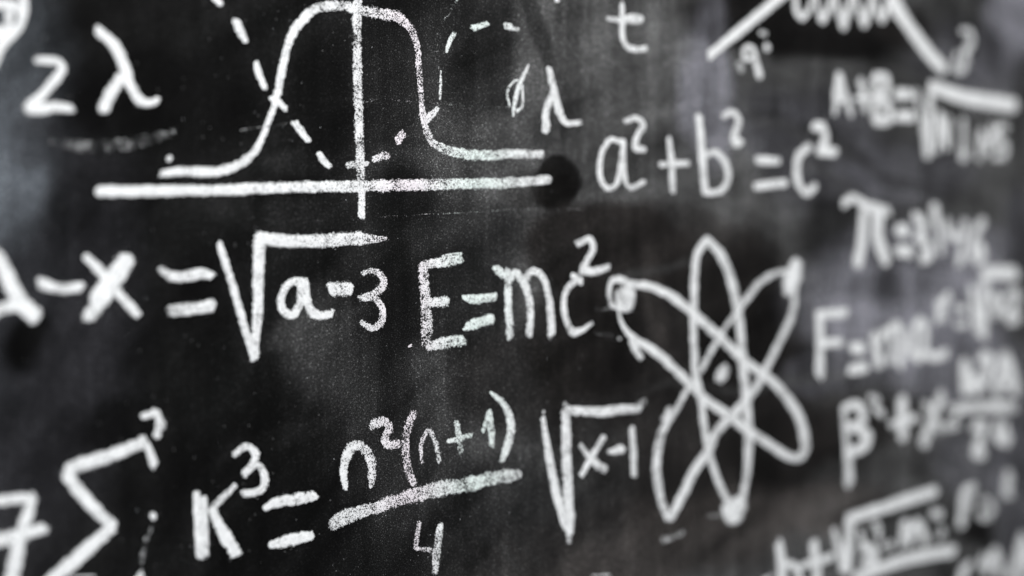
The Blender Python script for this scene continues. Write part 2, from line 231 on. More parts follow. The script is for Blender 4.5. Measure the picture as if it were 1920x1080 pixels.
  ('superscript', 'raised digit 2', [(0.735, [(465.6,-206,8.4), (477.9,-207.6,8.5)])]),
  ('fraction_bar', '', [(0.855, [(359.4,-245.2,8.3), (385.5,-243.7,9.5), (409.5,-241.2,9.7), (446.7,-240.5,9.9), (497.3,-242.7,10.1)])]),
 ]),
 ('chalk_formula', 'letter F with a raised power, right of the slanting root bar', 'formula', 'formulas chalked on the blackboard', [
  ('letter', 'chalk letter F', [(0.735, [(507.6,-220.8,12.5), (510.8,-203.7,13), (513.8,-193,11.6), (528.6,-189.5,7.8)]), (0.655, [(512.5,-204,5.9), (526.3,-204.7,4.9)])]),
  ('letter', 'chalk letter o', [(0.615, [(531.9,-203.2,5), (547.1,-203.2,5.3), (557.1,-212.5,8.7), (546,-219.2,9.8), (533.3,-214,6.8)])]),
  ('superscript', '', [(0.635, [(577.1,-184,13.6), (582.3,-189.3,14), (576.8,-200.1,12.4), (587.2,-203.3,6.4)])]),
 ]),
 ('chalk_formula', 'zigzag letter W with a tall stroke, cut off in the bottom right corner', 'formula', 'formulas chalked on the blackboard', [
  ('letter', 'chalk letter W', [(0.795, [(505.8,-274.6,10.7), (513.9,-262.8,13.1), (523.8,-257.5,6)]), (0.755, [(541.1,-254.5,10), (547.1,-269.3,7.4), (553.9,-260.6,10.8), (560.8,-251.9,8.6), (571.5,-276.5,12.3)])]),
  ('letter', 'chalk letter at the right edge', [(0.775, [(607.2,-246.4,14.2), (598.6,-263.8,16), (593.1,-283.1,17.2)]), (0.755, [(608.5,-248.3,12.6), (621.6,-285.7,13.9)])]),
 ]),
 ('chalk_formula', 'large slanted A minus thick X set equal to a root, left half', 'formula', 'formulas chalked on the blackboard', [
  ('letter', 'chalk letter A', [(0.855, [(-336.2,26.7,6.5), (-329.2,14,6.9), (-323.9,2.1,7.7), (-315.3,-7.8,8.1)]), (0.805, [(-338.4,-6.5,5.7), (-332.1,-2.6,5.3), (-324.9,-1.5,5.7)])]),
  ('minus_sign', '', [(0.805, [(-312.6,9.9,5.3), (-302.5,6.9,5.2), (-290.5,7.2,4.7)])]),
  ('letter', 'chalk letter X', [(0.795, [(-287.8,23.4,3.8), (-281.2,16.9,4.9), (-274.4,8.3,4.9), (-266.5,-0.6,5.3), (-259,-8.4,4.8)]), (0.905, [(-265.2,22,9.4), (-274.4,8.8,9.7), (-282.9,-1.5,9.6)]), (0.655, [(-283.4,-4.2,8.2), (-287.4,-9.5,6.8)])]),
  ('equals_sign', '', [(0.715, [(-246.1,15.9,4.1), (-239.8,12.4,4.9), (-230.3,11.9,6.1), (-221.7,13.1,6.6), (-215,12,4.4)]), (0.675, [(-240.7,-6.9,7), (-230.4,-6.2,6.9), (-215.1,-4.9,6.9)])]),
  ('radical_sign', '', [(0.815, [(-210.4,29.7,4), (-202,4.7,4.5), (-193.9,-21.8,4.6), (-189.4,-36.3,3.7)]), (0.775, [(-184.9,31.3,8.1), (-186,8.4,6.8), (-186.6,-11.9,6.3), (-188.2,-25.1,5.4), (-188.9,-35.3,5.6)]), ((0.875,0.555), [(-185.3,32.5,6.7), (-173.4,31.6,7.4), (-164.1,31.2,7.6), (-140.1,31.5,8.3), (-115.3,32.5,7.8), (-108.9,32,5.5), (-102.5,32.2,3.9), (-98.4,32.5,2.8)]), (0.25, [(-187.2,39,4.1), (-185.4,36.3,4.2)])]),
  ('letter', 'chalk letter a', [(0.755, [(-156.7,7.9,4.4), (-165.4,6.8,4.6), (-171.3,-2.2,5.1), (-169.6,-9.4,5.1), (-163.8,-11.7,5), (-158.4,-4.6,5.5), (-158.1,5.8,5.7)]), (0.735, [(-156,7.3,6.7), (-154.6,-2.6,6.6), (-150.1,-11.1,6.1), (-144,-12.9,4.5), (-137,-11.5,4.6)])]),
  ('minus_sign', '', [(0.755, [(-137.7,2.7,7.9), (-124.4,2,8.2)])]),
  ('digit', 'chalk digit 3', [(0.595, [(-115.6,11.4,3.2), (-109.6,13.1,3.6), (-102.6,10.5,5.1), (-100.3,5.6,5.7), (-103.9,0.8,5.2), (-110.3,-1.5,4.2), (-117.9,-3.2,3.2)]), (0.635, [(-115.1,-3.7,3.6), (-106.5,-4.2,4.2), (-101.4,-10.6,5.3), (-102.4,-18.2,5.5), (-108.5,-21.8,4.3), (-116.7,-17.8,3.4)])]),
 ]),
 ('chalk_formula', 'capital E set equal to m c squared in the middle of the board', 'formula', 'formulas chalked on the blackboard', [
  ('letter', 'chalk letter E', [(0.675, [(-70.9,16.6,6.9), (-70.2,6.1,7.4), (-69.3,-5.1,8)]), (0.595, [(-69.3,-3.9,8), (-68.5,-16.2,8.8), (-67.6,-26.3,9.1)]), (0.555, [(-68.3,-25,8.8), (-69.7,-34.5,6.4)]), (0.635, [(-71.3,15.8,5.3), (-54.5,17.8,7), (-42,19.6,6.4)]), (0.655, [(-56,21.4,1.4), (-48.9,22.5,1.4), (-41.1,22.7,1.8)]), (0.635, [(-70.7,-7.8,5.5), (-52.5,-6.8,6.8)]), (0.655, [(-68.1,-35.2,5.1), (-54.6,-33.3,7.8), (-40,-32.1,7.1)])]),
  ('equals_sign', '', [(0.715, [(-40.2,-4.9,3.1), (-32.1,-6.3,6.3), (-14.2,-5.4,5.6)]), (0.735, [(-37.6,-23.6,5.6), (-29.2,-21.9,7), (-16.3,-19.5,6.5)])]),
  ('letter', 'chalk letter m', [(0.695, [(-14.3,13.8,5.3), (-9.6,10,6.6), (-4.8,8.1,4.9)]), (0.675, [(-3.7,11.7,5.9), (-3.3,-12.7,6.2), (-1.8,-32,5.9)]), (0.715, [(-3.2,4.5,6.2), (2.2,10.4,4.7), (7.5,5.7,6.5), (13.5,-5,5.9), (15.4,-19.2,5.7), (14.3,-31.5,5.7)]), (0.715, [(8.8,3.1,6.4), (16.6,10.8,4.8), (25,7.7,5.2), (30.4,-3.1,5.6), (32.7,-17.4,6), (33.5,-32.4,6.6)])]),
  ('letter', 'chalk letter c', [(0.755, [(51.7,7.4,4.2), (60.1,3.2,5.5)]), (0.735, [(57.6,4.3,5.1), (49.2,0.1,4.7), (44.5,-8.2,5.1), (45.8,-20.3,5.3), (52.2,-30.8,5.9), (60.5,-30.3,4.1), (70.1,-25.7,2.4)])]),
  ('superscript', 'raised digit 2', [(0.755, [(56.3,28.7,4.9), (68.8,31.5,4.6), (70.9,25.7,5.4), (66.9,18.5,5.2), (61.1,11.1,6)]), (0.755, [(59.8,10.1,4.8), (73.4,9.9,5.5), (85.5,12.6,4.4)])]),
 ]),
 ('chalk_drawing', 'atom symbol of three crossed oval orbits with electrons and a nucleus dot', 'drawing', 'drawings chalked on the blackboard', [
  ('orbit', '', [(0.755, [(102.8,0.8,5.2), (122.5,-1.4,6), (143.8,-8.2,6.8), (167.5,-21,7.4), (190,-36.2,7.6), (211.3,-50.8,7.6), (231.1,-64,7.1), (255.4,-77,7.3), (274.2,-92.1,8.3), (287.5,-107,9), (294.7,-123,9.6), (294.9,-134.3,9.3), (287.4,-139.9,6.3), (272.6,-136.3,6.4), (251.8,-125.4,6.8), (229.5,-113.9,6.9), (207.8,-100,7.2), (182.8,-86.5,7.3), (166.9,-74.6,7.3), (154.9,-65.4,6.9), (129.8,-48,6.7), (108.8,-37.5,5.4), (98.2,-27.1,3.2), (94.3,-15.8,2.3)])]),
  ('orbit', '', [(0.755, [(183.2,31.5,7.4), (173.1,20.6,7.1), (170.1,3.8,7.3), (169.7,-14.3,6.9), (169.4,-32.5,6.9), (170.5,-50.7,6.9), (171.5,-66.4,6.8), (177.2,-82.5,6.5), (180.1,-101,6.5), (184,-118.5,6.4), (190.8,-136.3,6.3), (199,-153.1,6.1), (208.9,-166.6,6)]), (0.755, [(182.4,31.6,6.9), (195.3,22.4,7.6), (205,9.8,8.5), (212.9,-9,8.7), (217.9,-26.4,8.5), (221,-46.6,8.5), (223.2,-66.9,8.5), (225.7,-80.5,8.9), (227.8,-95.5,9), (229.5,-113.2,9), (229.3,-132.1,8.7), (227.5,-148.2,7.5), (222.4,-166.7,6.7)])]),
  ('orbit', '', [(0.675, [(276.1,6,4.1), (260.7,5.5,4.7), (242.5,-0.9,5.8), (229.6,-10.7,6), (217.9,-21.8,5), (204.3,-33.2,4), (190.1,-49.1,5.5), (177.4,-64.2,5.5), (163.3,-77.6,5.2), (152.4,-91,5.6), (143.9,-99.4,6.3), (137.2,-107.8,8.3), (132.8,-122.7,8.4), (132.9,-138.1,8.3), (136.5,-153.9,7.7), (143.9,-169.8,6.6)]), (0.735, [(281.7,-6.5,7.1), (279.4,-25.9,7), (269.5,-40.7,6.8), (259.3,-53.9,6.8), (251.2,-64.5,6.8), (238.2,-80,7.8), (225.4,-91.3,7.9), (211.7,-100.3,7.7), (194.4,-111.5,8.1), (185,-125.2,9), (172,-137,8.9), (159.2,-153.9,8.7), (147.2,-169.6,7.9)])]),
  ('electron', 'scribbled ring electron', [(0.675, [(95.7,3.8,4.6), (88.3,2.9,4.6), (85.9,-4.5,4.4), (88.4,-13.2,4.4), (95.4,-16.6,3)]), (0.675, [(94.5,4.2,5.6), (103.5,0.7,7.3), (106.6,-7.5,8.8), (104.5,-14.9,8), (97.7,-14.7,7.1), (95.1,-7.2,8), (101,-4.8,6.8), (103.7,-10.1,8.5)])]),
  ('electron', '', [(0.815, [(283.2,13.2,12.5), (282,7.2,15.7), (278.5,0.4,17.1), (272.2,-5.6,14.5)]), (0.755, [(285.7,11.4,9.6), (283.7,-1.2,10.5)])]),
  ('electron', '', [(0.755, [(206.3,-168.4,12.7), (209.4,-175.8,12.1), (216.2,-173.9,15.8), (219.3,-167.2,15.4)]), (0.735, [(214.1,-166.3,12), (223.1,-172.6,10.5)])]),
  ('nucleus', '', [(0.675, [(203.9,-64.1,9.4), (200.8,-68.2,11.8), (196.6,-72.6,9.9)])]),
  ('stroke_mark', '', [(0.715, [(107,-38.5,5.8), (111.5,-46.4,5.7), (116.9,-52,5.4)])]),
  ('stroke_mark', '', [(0.655, [(145.8,-89.7,4.6), (139.7,-97.9,5.3)])]),
 ]),
 ('chalk_formula', 'narrow root over x minus 1, left of the atom', 'formula', 'formulas chalked on the blackboard', [
  ('radical_sign', '', [(0.775, [(26.1,-87.3,4.1), (31.3,-112.9,6.5), (38.4,-140.1,7.1), (46.4,-163,6.5)]), (0.735, [(46.5,-83.5,8), (47.1,-114.4,8.6), (48.7,-141.2,8.6), (49.6,-160.8,9.3), (49.9,-169.4,6.1)]), (0.555, [(48.8,-167.9,4.7), (49.9,-174.3,3.8)]), (0.735, [(48.6,-84.3,6), (78.7,-87.2,6.8), (102.2,-87.4,6.6), (115.9,-87.6,5.8)]), (0.35, [(111.7,-85.7,7.2), (121,-83.4,5.8)]), (0.755, [(26.3,-83.1,1.9), (27.2,-83.7,1.9)]), (0.4, [(43.4,-79.1,3.6), (47.5,-79.4,3.6)])]),
  ('letter', 'chalk letter x', [(0.695, [(59.7,-108.8,3.9), (68.9,-118.4,5.2), (78.8,-126.1,6.5), (82.8,-128,6.2)]), (0.795, [(81.3,-104.9,5), (72.2,-115.6,5), (60.6,-129.6,4.7)])]),
  ('minus_sign', '', [(0.795, [(85.8,-115.7,3.1), (92.1,-115.7,5.3), (98.8,-114.5,6.5)])]),
  ('digit', 'chalk digit 1', [(0.775, [(108.1,-101.4,5.1), (109.5,-118,5.8), (110.3,-134.7,5.5)])]),
 ]),
 ('chalk_formula', 'K cubed set equal to a long slanting fraction with 4 below, bottom centre', 'formula', 'formulas chalked on the blackboard', [
  ('letter', 'chalk letter K', [(0.815, [(-225.8,-108.8,4.1), (-224.9,-123.9,4.6), (-223.6,-145.1,5.7)]), (0.795, [(-221.2,-112.3,4.2), (-220.8,-128.4,4.9), (-220.4,-144.5,4.4)]), (0.675, [(-201.2,-107.3,3.3), (-208.6,-112.8,4.3), (-215.3,-118.1,4.5)]), (0.855, [(-216.4,-118.8,4.6), (-210.9,-130.7,6.3), (-205.9,-139.5,7.2)]), (0.775, [(-204.5,-142.1,7.2), (-200.9,-146.9,6.7)])]),
  ('superscript', 'raised digit 3', [(0.795, [(-202.4,-89.8,3.8), (-193.8,-85.9,4.2), (-188.4,-91,4.5), (-189.6,-96,4.8), (-196,-101.8,4.7)]), (0.775, [(-194.6,-100.1,4.5), (-187,-97.3,4), (-182.7,-105.4,4.7), (-184.6,-111.4,4.8), (-190,-112.9,4.4), (-196.7,-112.9,4.3)])]),
  ('equals_sign', '', [(0.815, [(-183,-122.8,3.5), (-175.7,-120.5,6), (-160.3,-119.9,6.7), (-149.2,-119.6,5.5)]), (0.835, [(-179.5,-144.4,4), (-171.1,-144,6.5), (-160.5,-143.3,6.6), (-151.6,-142.8,5.1)])]),
  ('letter', 'chalk letter n', [(0.755, [(-128.3,-117.7,3.4), (-129.5,-105.8,5.4), (-127,-97.5,6.7), (-122.3,-91.8,7.4)]), (0.615, [(-125.1,-92.5,5.9), (-117.1,-93,6.4), (-110.8,-100.1,6.5), (-109.3,-110.1,6.4), (-109.8,-118.5,4.1)])]),
  ('superscript', 'raised digit 2', [(0.595, [(-109.2,-80.6,6.9), (-100.3,-79.5,6.5), (-96.7,-84,6), (-100.1,-89.7,6), (-98.5,-93.9,5.6), (-89.2,-93.9,5.4)])]),
  ('parenthesis', 'opening parenthesis', [(0.535, [(-78.1,-75.5,5.8), (-83,-85.1,6.4), (-84.6,-96.1,6.4), (-83.6,-107.2,6.3), (-80.4,-116.4,6.3), (-77.7,-120.7,4.2)])]),
  ('letter', 'chalk letter n', [(0.575, [(-71.9,-108,2.3), (-73.1,-96,3.2), (-67.1,-87.8,3.3), (-61.6,-96,3.8), (-58.9,-108.2,3.6)])]),
  ('plus_sign', '', [(0.575, [(-45.6,-84.3,4.2), (-43.5,-94.2,4.7), (-42.1,-103.7,4.5)]), (0.635, [(-52.5,-95.9,2.8), (-43.5,-95.1,4.2), (-33.9,-94.1,4.2)])]),
  ('digit', 'chalk digit 1', [(0.655, [(-19.2,-79,3.6), (-17.7,-89.6,5.9), (-17,-101.8,4.2)]), (0.635, [(-19.4,-80.7,3.9), (-24.3,-92,3.6)])]),
  ('parenthesis', 'closing parenthesis', [(0.675, [(-18.1,-67.2,2.3), (-7.4,-75.5,4.8), (-1.8,-86.2,6.5), (-2.2,-97.9,6.6), (-5.7,-106.9,6), (-8.7,-112.6,4.5)])]),
  ('fraction_bar', '', [(0.605, [(-137.5,-137.7,9.2), (-128.7,-134.9,10.3), (-116,-132.7,8.1), (-102.6,-131.4,8.2)]), (0.615, [(-105,-131.4,8.1), (-95.3,-129.7,8.4), (-76.7,-127.1,9.7), (-56.7,-125.6,10.2)]), (0.595, [(-59.8,-125.8,10.1), (-35.1,-124.8,9.9), (-14.8,-123.3,9.4), (0,-123.3,8.7), (6.4,-122.7,6.7)])]),
  ('digit', 'chalk digit 4', [(0.555, [(-74.3,-144.4,3.8), (-76.1,-153.7,4), (-77.1,-160.9,3.8)]), (0.575, [(-77.3,-160.8,2.8), (-65.6,-163.6,3.2)]), (0.675, [(-58,-148.7,4.9), (-59.7,-156,6.3)]), (0.555, [(-59.3,-154.8,6.3), (-61.1,-165.9,7.1), (-62.5,-178.2,5.2)])]),
 ]),
 ('chalk_formula', 'huge angular sigma with a small raised 1 at its tip, bottom left', 'formula', 'formulas chalked on the blackboard', [
  ('letter', 'chalk letter sigma', [(0.815, [(-257.6,-78.4,6.1), (-277.4,-83.6,6.8), (-292.1,-86.6,7), (-299.4,-88.2,6.4)]), (0.795, [(-257.7,-75,3.5), (-253.7,-82.2,4.5), (-250.3,-90.9,5)]), (0.835, [(-299.4,-90.1,6.2), (-294.2,-99.1,6), (-284.6,-110.6,6.1), (-275.3,-120.9,6.2)]), (0.855, [(-274.8,-121.4,6.9), (-284.8,-128.7,7.2), (-297.6,-138.3,7.7), (-309.1,-146.9,7.8)]), (0.755, [(-297.7,-145.4,0.9), (-285,-147,1)])]),
  ('superscript', 'raised digit 1', [(0.775, [(-257,-63.7,3.9), (-249.6,-61.9,4.2)]), (0.735, [(-249.2,-61.2,3.6), (-247.2,-67.7,4.3), (-249,-75.4,4.4)]), (0.675, [(-244.2,-68.6,2.7), (-245.6,-70.8,3.1)])]),
 ]),
 ('chalk_formula', 'crossed digit 7 cut off by the left edge, bottom left corner', 'formula', 'formulas chalked on the blackboard', [
  ('digit', 'crossed chalk digit 7', [(0.795, [(-339.7,-100.4,4.8), (-328.9,-100.5,4.9), (-317.4,-100.7,5)]), (0.815, [(-317.4,-101.1,4.9), (-321.3,-111.7,6.2), (-325.1,-124.2,6.9), (-329.4,-142.8,7.7)]), (0.855, [(-339.9,-121,6.7), (-323.7,-119.7,6.5), (-312,-117.4,5.5)])]),
 ]),
 ('chalk_mark', 'thin dashed line dropping to the bottom edge between the sigma and the K', 'chalk mark', 'small stray chalk marks', [
  ('dash', '', [(0.805, [(-251.2,-118.1,3.8), (-251.7,-119.7,3.8)])]),
  ('dash', '', [(0.35, [(-252.3,-123.3,1.6), (-253.6,-128.1,1.6)])]),
  ('dash', '', [(0.555, [(-255.5,-130.5,2.7), (-255.9,-131.7,2.7)])]),
  ('dash', '', [(0.32, [(-256.6,-133.5,2), (-257.9,-140.2,2.7), (-258.9,-143.9,3.1)])]),
  ('dash', '', [(0.755, [(-258.5,-149.3,4.2), (-261.1,-153.4,4.6)])]),
 ]),
 ('chalk_mark', 'faint dotted pale line crossing above the E and the m', 'chalk mark', 'small stray chalk marks', [
  ('line', '', [(0.27, [(-103.8,45.6,1), (-76.2,47.2,0.8), (-48.9,48.3,0.7), (-20.5,49.9,0.7), (0,51.1,0.6), (24.2,51.8,0.5), (63.6,52,0.7)])]),
 ]),
 ('chalk_mark', 'faint horizontal scuff crossing the upright line and right flank of the bell curve', 'chalk mark', 'small stray chalk marks', [
  ('line', '', [(0.2, [(-115,114.3,1.6), (-94.4,117.1,1.9), (-75.9,117.1,1.5), (-54.3,116.7,1.4), (-20.5,116.9,1.5), (-1.4,117.8,0.9)])]),
 ]),
 ('chalk_mark', 'faint short scuff touching the left flank of the bell curve', 'chalk mark', 'small stray chalk marks', [
  ('line', '', [(0.28, [(-196.9,94,1.1), (-186.7,95.7,1.1), (-174.1,97.5,1), (-165.3,99.6,1.8)])]),
 ]),
 ('chalk_mark', 'faint bent scuff running down from the top edge beside the dashed curve', 'chalk mark', 'small stray chalk marks', [
  ('line', '', [(0.2, [(-43,183.8,2.3), (-51.4,172.9,2), (-58.3,163.4,1.9), (-59.9,154.5,1.7), (-59.7,144.6,1.5), (-58.3,136.9,1.2)])]),
 ]),
 ('chalk_mark', 'short faint dash left of the scribbled ring electron', 'chalk mark', 'small stray chalk marks', [
  ('dash', '', [(0.34, [(74.1,-16.4,1.3), (88.8,-16.2,2.5)])]),
 ]),
 ('chalk_mark', 'faint dash with a bright crumb, below the raised end of the letter c', 'chalk mark', 'small stray chalk marks', [
  ('dash', '', [(0.34, [(74.2,-33.5,1.6), (92.2,-35.3,2.2)])]),
  ('dash', '', [(0.715, [(94.7,-37.1,1.8), (96.8,-37.8,1.8)])]),
 ]),
 ('chalk_mark', 'faint smeared dash under the lowest tip of the atom', 'chalk mark', 'small stray chalk marks', [
  ('dash', '', [(0.38, [(138.8,-184.9,4.9), (160,-182.5,4.9)])]),
 ]),
 ('chalk_mark', 'pale smear left of the bottom electron', 'chalk mark', 'small stray chalk marks', [
  ('dash', '', [(0.32, [(183.1,-173.2,2.5), (198.3,-174.1,3.3)])]),
 ]),
 ('chalk_mark', 'chalk stub mark cut by the bottom edge under the narrow root', 'chalk mark', 'small stray chalk marks', [
  ('dash', '', [(0.715, [(70.6,-200.3,1), (87.5,-202.3,1.1)])]),
 ]),
 ('chalk_mark', 'chalk fleck cut by the top edge left of the letter t', 'chalk mark', 'small stray chalk marks', [
  ('dash', '', [(0.735, [(36.9,190.6,2), (40,190.5,2)])]),
 ]),
 ('chalk_mark', 'small round chalk dot above the left end of the bell curve', 'chalk mark', 'small stray chalk marks', [
  ('dot', '', [(0.855, [(-240.8,76.6,3.5), (-239.6,76.4,3.5)])]),
 ]),
 ('chalk_mark', 'tiny chalk crumb at the lower left corner of the E', 'chalk mark', 'small stray chalk marks', [
  ('dot', '', [(0.715, [(-82.1,-34.2,1.3), (-79.8,-33.6,1.8)])]),
 ]),
 ('chalk_mark', 'wide smudged pale arc under the Z and lambda', 'chalk mark', 'small stray chalk marks', [
  ('smear', '', [(0.24, [(-305.4,84,5), (-290.2,81.2,6), (-270.6,82.3,7.4), (-255.5,85.6,7.5), (-236.7,91.1,5.4)])]),
 ]),
]
